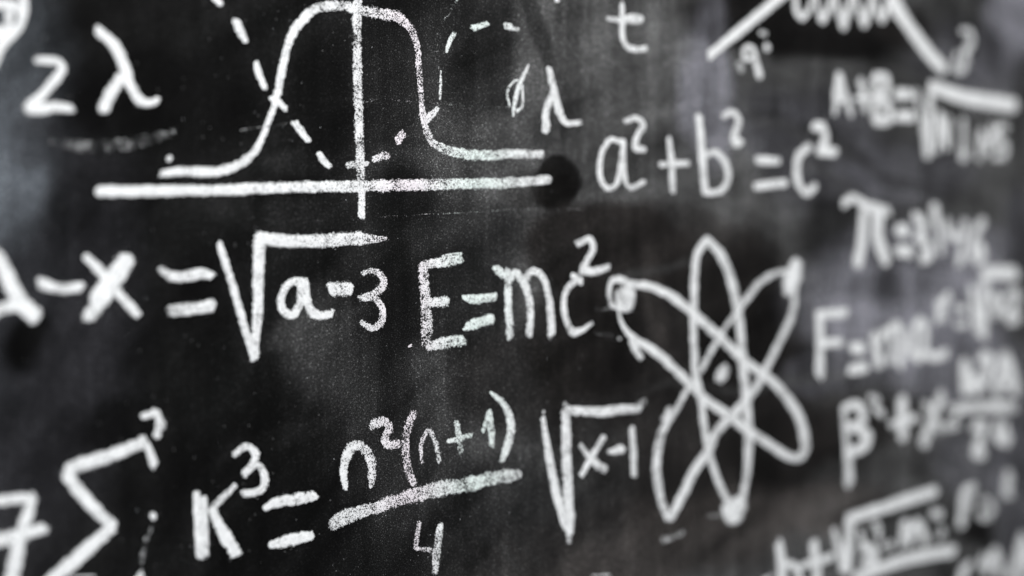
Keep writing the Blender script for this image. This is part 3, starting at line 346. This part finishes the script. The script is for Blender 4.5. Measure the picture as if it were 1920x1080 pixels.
# chalk dust wiped about, plus painted window reflection (left) and sheen (right): centre x, z, half axes (two vectors) in mm, grey level, opacity, softness, tint
DUST_AND_SHEEN = [
 (288.1,-15.1,379.6,-10.7,3.9,-334.9,73.08,1,0.35,(1.0,1.0,1.0)),  # pale right half: dust, with glancing sheen painted into its level
 (-326.8,59.2,32.8,0.7,-1.5,-113.9,68,0.9,0.8,(0.888,0.984,1.112)),  # bluish window reflection painted into the board colour
 (-314.0,-14.7,53.0,-9.6,-18.1,-116.4,42.7265,0.8,0.7,(0.976,0.968,1.096)),
 (-325.4,64.7,20.5,0.5,-0.4,-32.5,100,0.8,0.8,(0.888,0.984,1.112)),  # brighter core of the painted window reflection
 (-254.3,106.7,46.2,6.5,2.1,-25.6,5.94,0.9,0.6,(1.0,1.0,1.0)),
 (-316.9,-20.1,15.3,-0.7,-0.2,-16.5,2.64,1,0.5,(1.0,1.0,1.0)),
 (-271.3,-65.2,25.6,6.8,6.0,-16.7,4.62,0.85,0.8,(1.0,1.0,1.0)),
 (-288.5,-21.4,15.8,-7.9,-15.0,-29.9,40.173,0.6,0.8,(0.976,0.968,1.096)),
 (-300.2,-37.6,16.1,-6.7,-17.1,-43.5,40.173,0.6,0.8,(0.976,0.968,1.096)),
 (-247.1,-99.5,23.5,-10.6,-14.2,-34.3,6.6,0.8,0.8,(1.0,1.0,1.0)),
 (-315.5,86.8,16.6,0.7,-0.2,-16.4,28.3544,0.6,0.8,(0.976,0.968,1.096)),
 (-138.0,-31.6,27.9,7.4,12.5,-30.5,50.7665,0.8,0.9,(1.0,1.0,1.0)),
 (-115.6,-42.4,11.5,-0.6,-0.2,-51.7,42.7265,0.5,0.8,(1.0,1.0,1.0)),
 (-159.7,-21.2,20.8,4.0,2.7,-9.2,58,0.5,0.7,(1.0,1.0,1.0)),
 (-159.3,47.3,54.0,0.5,-0.1,-9.3,30.5916,0.8,0.7,(1.0,1.0,1.0)),
 (-159.1,78.3,25.0,0.8,-0.0,-7.7,35.2558,0.6,0.8,(1.0,1.0,1.0)),
 (-55.9,-5.4,62.9,-1.8,-0.1,-40.3,11.8921,0.85,0.6,(1.0,1.0,1.0)),
 (-84.1,61.1,23.9,0.4,-0.1,-19.7,11.066,0.9,0.8,(1.0,1.0,1.0)),
 (-92.2,-4.4,13.4,-0.4,-0.3,-85.2,16.2595,0.8,0.7,(1.0,1.0,1.0)),
 (-13.2,134.5,41.8,2.8,-0.0,-58.2,28.3544,0.8,0.6,(1.0,1.0,1.0)),
 (-26.3,41.7,61.0,0.3,-0.0,-20.5,28.3544,0.7,0.7,(1.0,1.0,1.0)),
 (104.6,146.1,95.0,25.1,34.9,-91.0,82.4832,0.95,0.25,(1.0,1.0,1.0)),
 (146.9,76.9,181.8,-13.4,-8.0,-41.7,80.7296,0.9,0.4,(1.0,1.0,1.0)),
 (179.4,135.9,30.8,3.4,6.3,-57.7,121.84,0.8,0.6,(0.976,0.968,1.096)),
 (130.3,177.9,31.7,2.8,0.2,-30.0,91.3848,0.5,0.8,(1.0,1.0,1.0)),
 (298.3,203.1,150.4,5.7,-3.6,-29.1,14.4651,0.97,0.35,(1.096,0.976,0.92)),
 (184.6,178.9,19.1,1.7,0.3,-34.8,107.677,0.5,0.8,(0.976,0.968,1.096)),
 (110.1,75.9,78.2,2.0,0.1,-33.5,69.048,0.8,0.5,(1.0,1.0,1.0)),
 (39.3,76.9,15.5,5.7,8.8,-14.7,11.8921,0.95,0.16,(1.096,0.976,0.92)),
 (36.5,66.2,14.1,-5.4,-8.8,-12.7,11.8921,0.95,0.2,(1.096,0.976,0.92)),
 (28.1,69.5,13.9,0.3,0.0,-15.6,14.4651,0.8,0.4,(1.096,0.976,0.92)),
 (11.2,68.1,18.2,0.4,0.0,-14.0,18.1172,0.7,0.7,(1.096,0.976,0.92)),
 (90.0,20.1,79.8,-13.2,-10.3,-36.0,26.1805,0.95,0.25,(1.096,0.976,0.92)),
 (147.1,31.0,119.4,-15.2,-5.5,-22.6,35.2558,0.6,0.5,(1.096,0.976,0.92)),
 (169.7,-74.1,148.5,-9.8,0.8,-113.5,28.3544,0.93,0.35,(1.096,0.976,0.92)),
 (276.8,-135.3,76.8,-7.4,0.4,-37.6,14.4651,0.95,0.5,(1.096,0.976,0.92)),
 (226.8,-29.5,54.0,-2.0,0.6,-64.5,22.0223,0.8,0.6,(1.096,0.976,0.92)),
 (65.4,-38.0,59.2,-2.8,0.1,-32.9,20.0381,0.85,0.5,(1.096,0.976,0.92)),
 (0.0,-63.0,54.3,-3.6,-0.0,-35.1,20.0381,0.8,0.6,(1.096,0.976,0.92)),
 (325.7,98.4,75.8,-14.9,-26.4,-48.4,65.52,0.8,0.7,(0.976,0.968,1.096)),
 (255.5,120.2,43.1,2.1,0.3,-28.4,83.16,0.6,0.8,(0.976,0.968,1.096)),
 (423.6,84.0,96.6,7.6,4.3,-26.6,93.24,0.6,0.7,(0.976,0.968,1.096)),
 (326.5,34.9,46.8,0.0,0.4,-29.7,32.8921,0.8,0.7,(1.0,1.0,1.0)),
 (440.3,-19.3,145.2,3.6,9.6,-59.0,128.52,0.85,0.6,(0.976,0.968,1.096)),
 (495.4,-76.8,96.9,-5.5,0.7,-37.4,115.92,0.7,0.7,(0.976,0.968,1.096)),
 (328.0,-76.0,60.0,1.8,3.9,-17.2,85.68,0.7,0.6,(0.976,0.968,1.096)),
 (425.8,-45.9,105.4,-4.4,0.5,-27.0,131.04,0.5,0.7,(0.976,0.968,1.096)),
 (588.5,39.7,24.4,0.1,0.9,-38.9,60.48,0.85,0.6,(0.976,0.968,1.096)),
 (579.7,232.1,43.1,4.1,1.0,-43.0,131.04,0.8,0.7,(0.976,0.968,1.096)),
 (498.0,192.1,72.0,5.7,0.6,-27.6,80.64,0.7,0.7,(0.976,0.968,1.096)),
 (547.2,172.4,50.3,3.4,0.5,-23.6,98.28,0.5,0.8,(0.976,0.968,1.096)),
 (421.6,203.7,41.7,-5.4,-7.3,-13.1,22.0223,0.8,0.7,(1.096,0.976,0.92)),
 (369.8,-135.5,112.7,-0.4,9.4,-40.1,26.1805,0.9,0.6,(1.096,0.976,0.92)),
 (442.9,-165.1,128.9,0.4,8.4,-27.9,78.12,0.7,0.7,(1.0,1.0,1.0)),
 (537.8,-160.5,75.7,-7.3,0.9,-43.3,88.2,0.6,0.7,(0.976,0.968,1.096)),
 (137.6,-183.6,164.2,-5.5,6.2,-31.5,58.84,0.85,0.6,(1.096,0.976,0.92)),
 (329.4,-183.5,73.9,-2.2,5.0,-22.0,70.56,0.7,0.7,(1.096,0.976,0.92)),
 (531.2,-238.9,24.9,-4.6,-3.7,-28.2,12.734,0.95,0.5,(1.096,0.976,0.92)),
 (429.3,-245.6,151.3,-9.1,4.5,-18.7,75.6,0.6,0.6,(1.0,1.0,1.0)),
 (-4.5,-153.9,58.8,-7.5,-0.0,-38.8,35.2558,0.7,0.7,(1.0,1.0,1.0)),
 (-60.4,-167.1,37.6,-5.3,-0.0,-17.0,28.3544,0.6,0.8,(1.0,1.0,1.0)),
 (75.5,-134.4,29.9,-3.2,0.1,-44.5,46.7204,0.5,0.7,(1.0,1.0,1.0)),
 (594.0,-190.6,35.4,-3.8,3.0,-128.8,98.28,0.5,0.6,(0.976,0.968,1.096)),
 (462.2,25.8,109.2,-0.5,0.3,-18.3,105.84,0.6,0.7,(0.976,0.968,1.096)),
 (226.6,-7.3,17.8,-1.5,-7.7,-63.9,28.3544,0.5,0.8,(1.096,0.976,0.92)),
 (131.4,-18.3,11.5,1.1,11.3,-45.4,58.58,0.4,0.8,(1.096,0.976,0.92)),
 (22.5,168.4,6.8,2.7,20.7,-37.2,20.0381,0.7,0.5,(1.0,1.0,1.0)),
 (53.0,124.6,9.1,2.7,16.3,-36.6,72.006,0.5,0.8,(1.0,1.0,1.0)),
 (-43.1,152.5,3.6,-1.4,-18.8,-27.5,56,0.4,0.9,(1.0,1.0,1.0)),
 (-51.4,161.8,2.7,-1.3,-14.2,-17.6,45.3433,0.5,0.8,(1.0,1.0,1.0)),
 (286.6,113.5,87.7,-22.7,-3.7,-5.4,83.16,0.45,0.8,(1.0,1.0,1.0)),
 (366.3,95.5,99.8,-29.7,-5.1,-6.3,28.3544,0.5,0.8,(1.0,1.0,1.0)),
 (244.1,43.0,51.7,-12.3,-2.4,-4.6,55.44,0.4,0.8,(1.0,1.0,1.0)),
 (326.0,77.2,71.8,-30.2,-5.3,-5.0,75.6,0.4,0.8,(1.0,1.0,1.0)),
 (131.2,10.2,42.5,1.5,0.3,-3.0,60.9232,0.5,0.8,(1.0,1.0,1.0)),
 (227.2,-77.9,121.2,-2.2,0.5,-4.1,60.48,0.35,0.9,(1.0,1.0,1.0)),
 (295.3,-80.3,77.7,0.3,0.7,-4.2,90.72,0.5,0.8,(1.0,1.0,1.0)),
 (-80.0,94.0,60.5,0.8,-0.1,-2.6,28.3544,0.5,0.9,(1.0,1.0,1.0)),
 (-91.8,116.2,47.4,2.1,-0.0,-1.9,42.7265,0.5,0.8,(1.0,1.0,1.0)),
 (-26.2,118.0,34.6,2.0,-0.0,-2.0,37.6828,0.4,0.8,(1.0,1.0,1.0)),
 (-137.9,-12.6,25.7,2.2,0.3,-1.9,64,0.4,0.9,(1.0,1.0,1.0)),
 (-145.3,-28.1,7.1,-1.6,-8.5,-33.5,62,0.35,0.9,(1.0,1.0,1.0)),
 (-124.9,-19.5,4.5,-0.2,-0.1,-28.8,66,0.4,0.8,(1.0,1.0,1.0)),
 (-174.3,-85.6,40.3,7.9,1.1,-3.1,30.5916,0.5,0.9,(1.0,1.0,1.0)),
 (-160.1,-77.5,48.7,8.1,0.8,-2.5,35.2558,0.4,0.9,(1.0,1.0,1.0)),
 (-208.1,-61.4,28.3,7.2,0.9,-2.3,24.0698,0.4,0.9,(1.0,1.0,1.0)),
 (-26.5,-161.5,48.3,-30.7,-1.8,-2.1,53.573,0.4,0.9,(1.0,1.0,1.0)),
 (-8.9,-155.1,43.5,-30.6,-1.6,-1.5,49.4419,0.4,0.9,(1.0,1.0,1.0)),
 (9.0,-145.0,43.7,-25.0,-1.4,-1.7,53.8048,0.4,0.9,(1.0,1.0,1.0)),
 (-35.2,-174.2,45.9,-26.3,-1.6,-2.2,48.0233,0.4,0.9,(1.0,1.0,1.0)),
 (-213.4,88.3,17.9,8.3,13.6,-26.4,18.1172,0.6,0.8,(1.0,1.0,1.0)),
 (-196.6,131.0,20.2,1.5,-0.3,-35.9,8.68279,0.8,0.8,(1.0,1.0,1.0)),
 (-144.5,119.3,21.8,1.4,-0.2,-37.4,9.4614,0.8,0.7,(1.0,1.0,1.0)),
]

# ------------------------------------------------------------------ the blackboard
def srgb(v):
    v = v/255.; return np.where(v <= .04045, v/12.92, ((v+.055)/1.055)**2.4)
def catmull(P, step):
    P = [np.array(p, float) for p in P]
    out = []
    n = len(P)
    for i in range(n-1):
        p0 = P[i-1] if i else 2*P[0]-P[1]; p3 = P[i+2] if i+2 < n else 2*P[-1]-P[-2]
        p1, p2 = P[i], P[i+1]
        L = math.hypot(*(p2-p1)[:2]); k = max(2, int(L/step))
        # centripetal parametrisation keeps corners tidy
        t0 = 0; t1 = t0+max(math.hypot(*(p1-p0)[:2]), .1)**.5; t2 = t1+max(L, .1)**.5; t3 = t2+max(math.hypot(*(p3-p2)[:2]), .1)**.5
        for a in range(k):
            t = t1+(t2-t1)*a/k
            A1 = (t1-t)/(t1-t0)*p0+(t-t0)/(t1-t0)*p1; A2 = (t2-t)/(t2-t1)*p1+(t-t1)/(t2-t1)*p2; A3 = (t3-t)/(t3-t2)*p2+(t-t2)/(t3-t2)*p3
            B1 = (t2-t)/(t2-t0)*A1+(t-t0)/(t2-t0)*A2; B2 = (t3-t)/(t3-t1)*A2+(t-t1)/(t3-t1)*A3
            q = (t2-t)/(t2-t1)*B1+(t-t1)/(t2-t1)*B2
            q[2] = p1[2]+(p2[2]-p1[2])*a/k
            out.append(q)
    out.append(P[-1]); return out
def make_board():
    x0, x1, z0, z1, st = -.46, .78, -.42, .36, .0026
    xs = np.concatenate(([-1.1], np.arange(x0, x1, st), [1.5])); zs = np.concatenate(([-.75], np.arange(z0, z1, st), [.75]))
    X, Z = np.meshgrid(xs, zs, indexing='ij')
    # domain warp so that the wiped patches get uneven outlines
    wx = np.zeros_like(X); wz = np.zeros_like(X); fr = np.ones_like(X)
    for i in range(X.shape[0]):
        for j in range(X.shape[1]):
            p = Vector((X[i, j]*14, 0, Z[i, j]*9))
            wx[i, j] = noise.fractal(p, .9, 2., 3); wz[i, j] = noise.fractal(p+Vector((7, 3, 9)), .9, 2., 3)
            # eraser passes: curved about the writer's shoulder, and upright
            rx, rz = X[i, j]-.35, Z[i, j]+.62
            rad, ang = math.hypot(rx, rz), math.atan2(rz, rx)
            fr[i, j] = .9*noise.fractal(Vector((rad*38, 2, ang*3.2)), .7, 2., 3)+.7*noise.fractal(Vector((X[i, j]*34+4, 5, Z[i, j]*4)), .8, 2., 3)+.8*noise.fractal(Vector((X[i, j]*9, 8, Z[i, j]*11)), .8, 2., 4)
    XW = X*1000+wx*8; ZW = Z*1000+wz*8
    c = np.ones(X.shape+(3,))*srgb(np.array([17., 17., 17.]))
    for cx, cz, ax, az, bx, bz, lv, op, so, ti in DUST_AND_SHEEN:
        det = ax*bz-az*bx
        dx, dz = XW-cx, ZW-cz
        p = (dx*bz-dz*bx)/det; q = (-dx*az+dz*ax)/det
        r = np.sqrt(p*p+q*q)
        t = np.clip((1.+so*.5-r)/max(so, .02), 0, 1); t = t*t*(3-2*t)*op
        L = srgb(np.array([lv*1., lv, lv]))*np.array(ti)
        c = c*(1-t[..., None])+L*t[..., None]
    c *= np.clip(1+.62*fr, .28, 2.3)[..., None]
    # dust that fell and smeared beside the strokes
    halo = np.zeros(X.shape)
    gx, gz = xs*1000, zs*1000
    for t in THINGS:
        for pr in t[4]:
            for d, P in pr[2]:
                dd = d if isinstance(d, float) else d[0]
                for q in catmull(P, 6.):
                    i0, i1 = np.searchsorted(gx, (q[0]-24, q[0]+24)); j0, j1 = np.searchsorted(gz, (q[1]-34, q[1]+20))
                    if i1 <= i0 or j1 <= j0: continue
                    ex = (gx[i0:i1, None]-q[0])/8.; ez = (gz[None, j0:j1]-q[1]+3)/10.
                    halo[i0:i1, j0:j1] = np.maximum(halo[i0:i1, j0:j1], dd*np.exp(-(ex*ex+ez*ez)))
    c += (halo*np.clip(.35+.9*fr, 0, 1.5)*.007)[..., None]
    nx, nz = len(xs), len(zs)
    V = [(X[i, j], 0, Z[i, j]) for i in range(nx) for j in range(nz)]
    F = [(i*nz+j, (i+1)*nz+j, (i+1)*nz+j+1, i*nz+j+1) for i in range(nx-1) for j in range(nz-1)]
    # back and edges: a slab 18 mm thick
    o = len(V)
    for (x, z) in ((xs[0], zs[0]), (xs[-1], zs[0]), (xs[-1], zs[-1]), (xs[0], zs[-1])): V.append((x, .018, z))
    F.append((o+3, o+2, o+1, o))
    bot = [i*nz for i in range(nx)]; top = [i*nz+nz-1 for i in range(nx)]
    lef = list(range(nz)); rig = [(nx-1)*nz+j for j in range(nz)]
    F.append(tuple(bot[::-1])+(o, o+1)); F.append(tuple(top)+(o+2, o+3)); F.append(tuple(lef)+(o+3, o)); F.append(tuple(rig[::-1])+(o+1, o+2))
    me = bpy.data.meshes.new('blackboard'); me.from_pydata(V, [], F); me.materials.append(BOARD)
    at = me.attributes.new('dust_and_sheen', 'FLOAT_COLOR', 'POINT')  # holds dust together with the reflection and sheen painted in
    full = np.ones((len(V), 4), np.float32); full[:o, :3] = c.reshape(-1, 3); full[o:, :3] = .01
    at.data.foreach_set('color', full.ravel())
    ob = bpy.data.objects.new('blackboard', me); col.objects.link(ob)
    ob['label'] = 'large matt black chalkboard, dusty and unevenly wiped, covered with white formulas'
    ob['category'] = 'blackboard'
make_board()

# ------------------------------------------------------------------ chalk strokes: low ridges of chalk on the board
PINK_X, MINT_X = -.084, -.030
RING = (-1., -.86, -.6, -.25, .25, .6, .86, 1.)
layer = [0]
def stroke_mesh(bufs, dens, P):
    dens, dens2 = dens if isinstance(dens, tuple) else (dens, dens)
    V, F, E, Dn, A = bufs
    w0, w1 = P[0][2], P[-1][2]
    # the caps: run half a width past both traced ends but pull the rim in
    C = catmull(P, 1.3)
    n = len(C)
    d0 = C[1][:2]-C[0][:2]; d0 = d0/(np.linalg.norm(d0) or 1); d1 = C[-1][:2]-C[-2][:2]; d1 = d1/(np.linalg.norm(d1) or 1)
    seq = []
    for s in (-.34, -.28, -.16): seq.append((C[0][:2]+d0*s*w0, w0, math.sqrt(max(0, 1-(s/.36)**2))*.8+.2*(1+s/.36)))
    for q in C: seq.append((q[:2], q[2], 1.))
    for s in (.16, .28, .34): seq.append((C[-1][:2]+d1*s*w1, w1, math.sqrt(max(0, 1-(s/.36)**2))*.8+.2*(1-s/.36)))
    m = len(seq); base = len(V); k = len(RING)
    layer[0] += 1
    lift = .04+.012*(layer[0] % 23)
    u = 0.; seed = layer[0]*13.7
    rs = random.Random(layer[0]); skew = (rs.uniform(-.28, .28), rs.uniform(-.28, .28))
    for i, (c, w, capf) in enumerate(seq):
        a = seq[max(i-2, 0)][0]; b = seq[min(i+2, m-1)][0]
        t = b-a; L = np.linalg.norm(t) or 1; t = t/L; nn = np.array((-t[1], t[0]))
        if i: u += float(np.linalg.norm(c-seq[i-1][0]))
        dl = dens+(dens2-dens)*i/(m-1)+.07*noise.noise(Vector((u*.07, 0, seed+9)))
        for j, v in enumerate(RING):
            jit = .15*noise.noise(Vector((u*.22, v*1.5, seed)))+.10*noise.noise(Vector((u*1.1, v*3, seed+5)))
            hw = w*.615*capf*(1+jit)
            sk = skew[0]*max(0, 1-i/6) if i < 6 else skew[1]*max(0, 1-(m-1-i)/6)
            p = c+nn*v*hw+t*(v*sk+.10*abs(sk)*noise.noise(Vector((v*2, i*.1, seed))))*w
            h = (1-v*v)*min(.30, .05*w)*capf*dens+lift
            V.append((p[0]/1000, -h/1000, p[1]/1000))
            e = 1-abs(v)
            ends = min(1, min(i, m-1-i)/3.)
            E.append(min(1, e*2.3)*(.25+.75*ends)); Dn.append(dl); A.append((u*.16+seed, v*1.6*max(w, 2)/5., seed))
        if i:
            for j in range(k-1):
                q = base+(i-1)*k+j; F.append((q, q+1, q+k+1, q+k))
def build(name, strokes, parent, origin):
    bufs = ([], [], [], [], [])
    for d, P in strokes: stroke_mesh(bufs, d, P)
    V, F, E, Dn, A = bufs
    V = [(x-origin[0], y-origin[1], z-origin[2]) for x, y, z in V]
    me = bpy.data.meshes.new(name); me.from_pydata(V, [], F); me.materials.append(CHALK)
    for nm, dat in (('chalk_edge', E), ('chalk_load', Dn)):
        at = me.attributes.new(nm, 'FLOAT', 'POINT'); at.data.foreach_set('value', np.array(dat, np.float32))
    at = me.attributes.new('chalk_along', 'FLOAT_VECTOR', 'POINT'); at.data.foreach_set('vector', np.array(A, np.float32).ravel())
    me.polygons.foreach_set('use_smooth', [True]*len(F))
    # lens colour fringing painted into the chalk as a rosy and a minty band
    x = np.array([v[0]+origin[0] for v in V])
    pk = np.exp(-((x-PINK_X)/.022)**2)[:, None]; mt = np.exp(-((x-MINT_X)/.028)**2)[:, None]
    tn = np.array([[.985, .995, 1.]])*(1-pk-mt)+pk*np.array([[1., .93, .975]])+mt*np.array([[.91, 1., .965]])
    full = np.ones((len(V), 4), np.float32); full[:, :3] = tn
    at = me.attributes.new('chalk_tint', 'FLOAT_COLOR', 'POINT'); at.data.foreach_set('color', full.ravel())
    o = bpy.data.objects.new(name, me); col.objects.link(o)
    if parent: o.parent = parent
    return o
for name, label, cat, group, parts in THINGS:
    pts = [p for _, _, ss in parts for _, P in ss for p in P]
    org = (sum(p[0] for p in pts)/len(pts)/1000, 0., min(p[1] for p in pts)/1000)
    if len(parts) == 1:
        root = build(name, parts[0][2], None, org); root.location = org
    else:
        root = empty(name, org)
        for pn, pl, ss in parts:
            if pn == 'equals_sign':
                q = [p for _, P in ss for p in P]
                loc = (sum(p[0] for p in q)/len(q)/1000, 0., min(p[1] for p in q)/1000)
                e = empty(pn, [loc[i]-org[i] for i in range(3)]); e.parent = root
                for s in ss: build('bar', [s], e, loc)
            else:
                o = build(pn, ss, root, org)
                if pl: o['label'] = pl
    root['label'] = label; root['category'] = cat; root['group'] = group

# ------------------------------------------------------------------ loose crumbs of chalk clinging to the board
def crumbs():
    V, F = [], []
    rng = random.Random(3)
    spots = []
    for _ in range(900):
        spots.append((rng.uniform(-.40, .70), rng.uniform(-.34, .30), rng.choice((.10, .12, .16, .2, .26))))
    allp = [p for t in THINGS for pr in t[4] for s in pr[2] for p in catmull(s[1], 6.)]
    for _ in range(700):                                  # crumbs fallen beside the strokes
        p = rng.choice(allp); a = rng.uniform(0, 6.28); d = p[2]*rng.uniform(.5, 1.1)
        spots.append(((p[0]+math.cos(a)*d)/1000, (p[1]+math.sin(a)*d)/1000, rng.choice((.12, .16, .22))))
    for x, z, r in spots:
        r = r/1000*rng.uniform(.8, 1.2); b = len(V); R = [r*rng.uniform(.7, 1.3) for _ in range(6)]
        V += [(x+R[0], 0, z), (x, 0, z+R[1]), (x-R[2], 0, z), (x, 0, z-R[3]), (x, -R[4]*.8, z+r*.1)]
        F += [(b, b+1, b+4), (b+1, b+2, b+4), (b+2, b+3, b+4), (b+3, b, b+4)]
    m = NT('chalk_crumb'); d = m.n('ShaderNodeBsdfPrincipled', {'Base Color': (.7, .71, .73, 1), 'Roughness': .95}); m.n('ShaderNodeOutputMaterial', {0: d.outputs[0]})
    me = bpy.data.meshes.new('chalk_crumbs'); me.from_pydata(V, [], F); me.materials.append(m.m)
    o = bpy.data.objects.new('chalk_crumbs', me); col.objects.link(o)
    o['label'] = 'loose white crumbs of chalk sprinkled over the blackboard'; o['category'] = 'chalk dust'; o['kind'] = 'stuff'
crumbs()
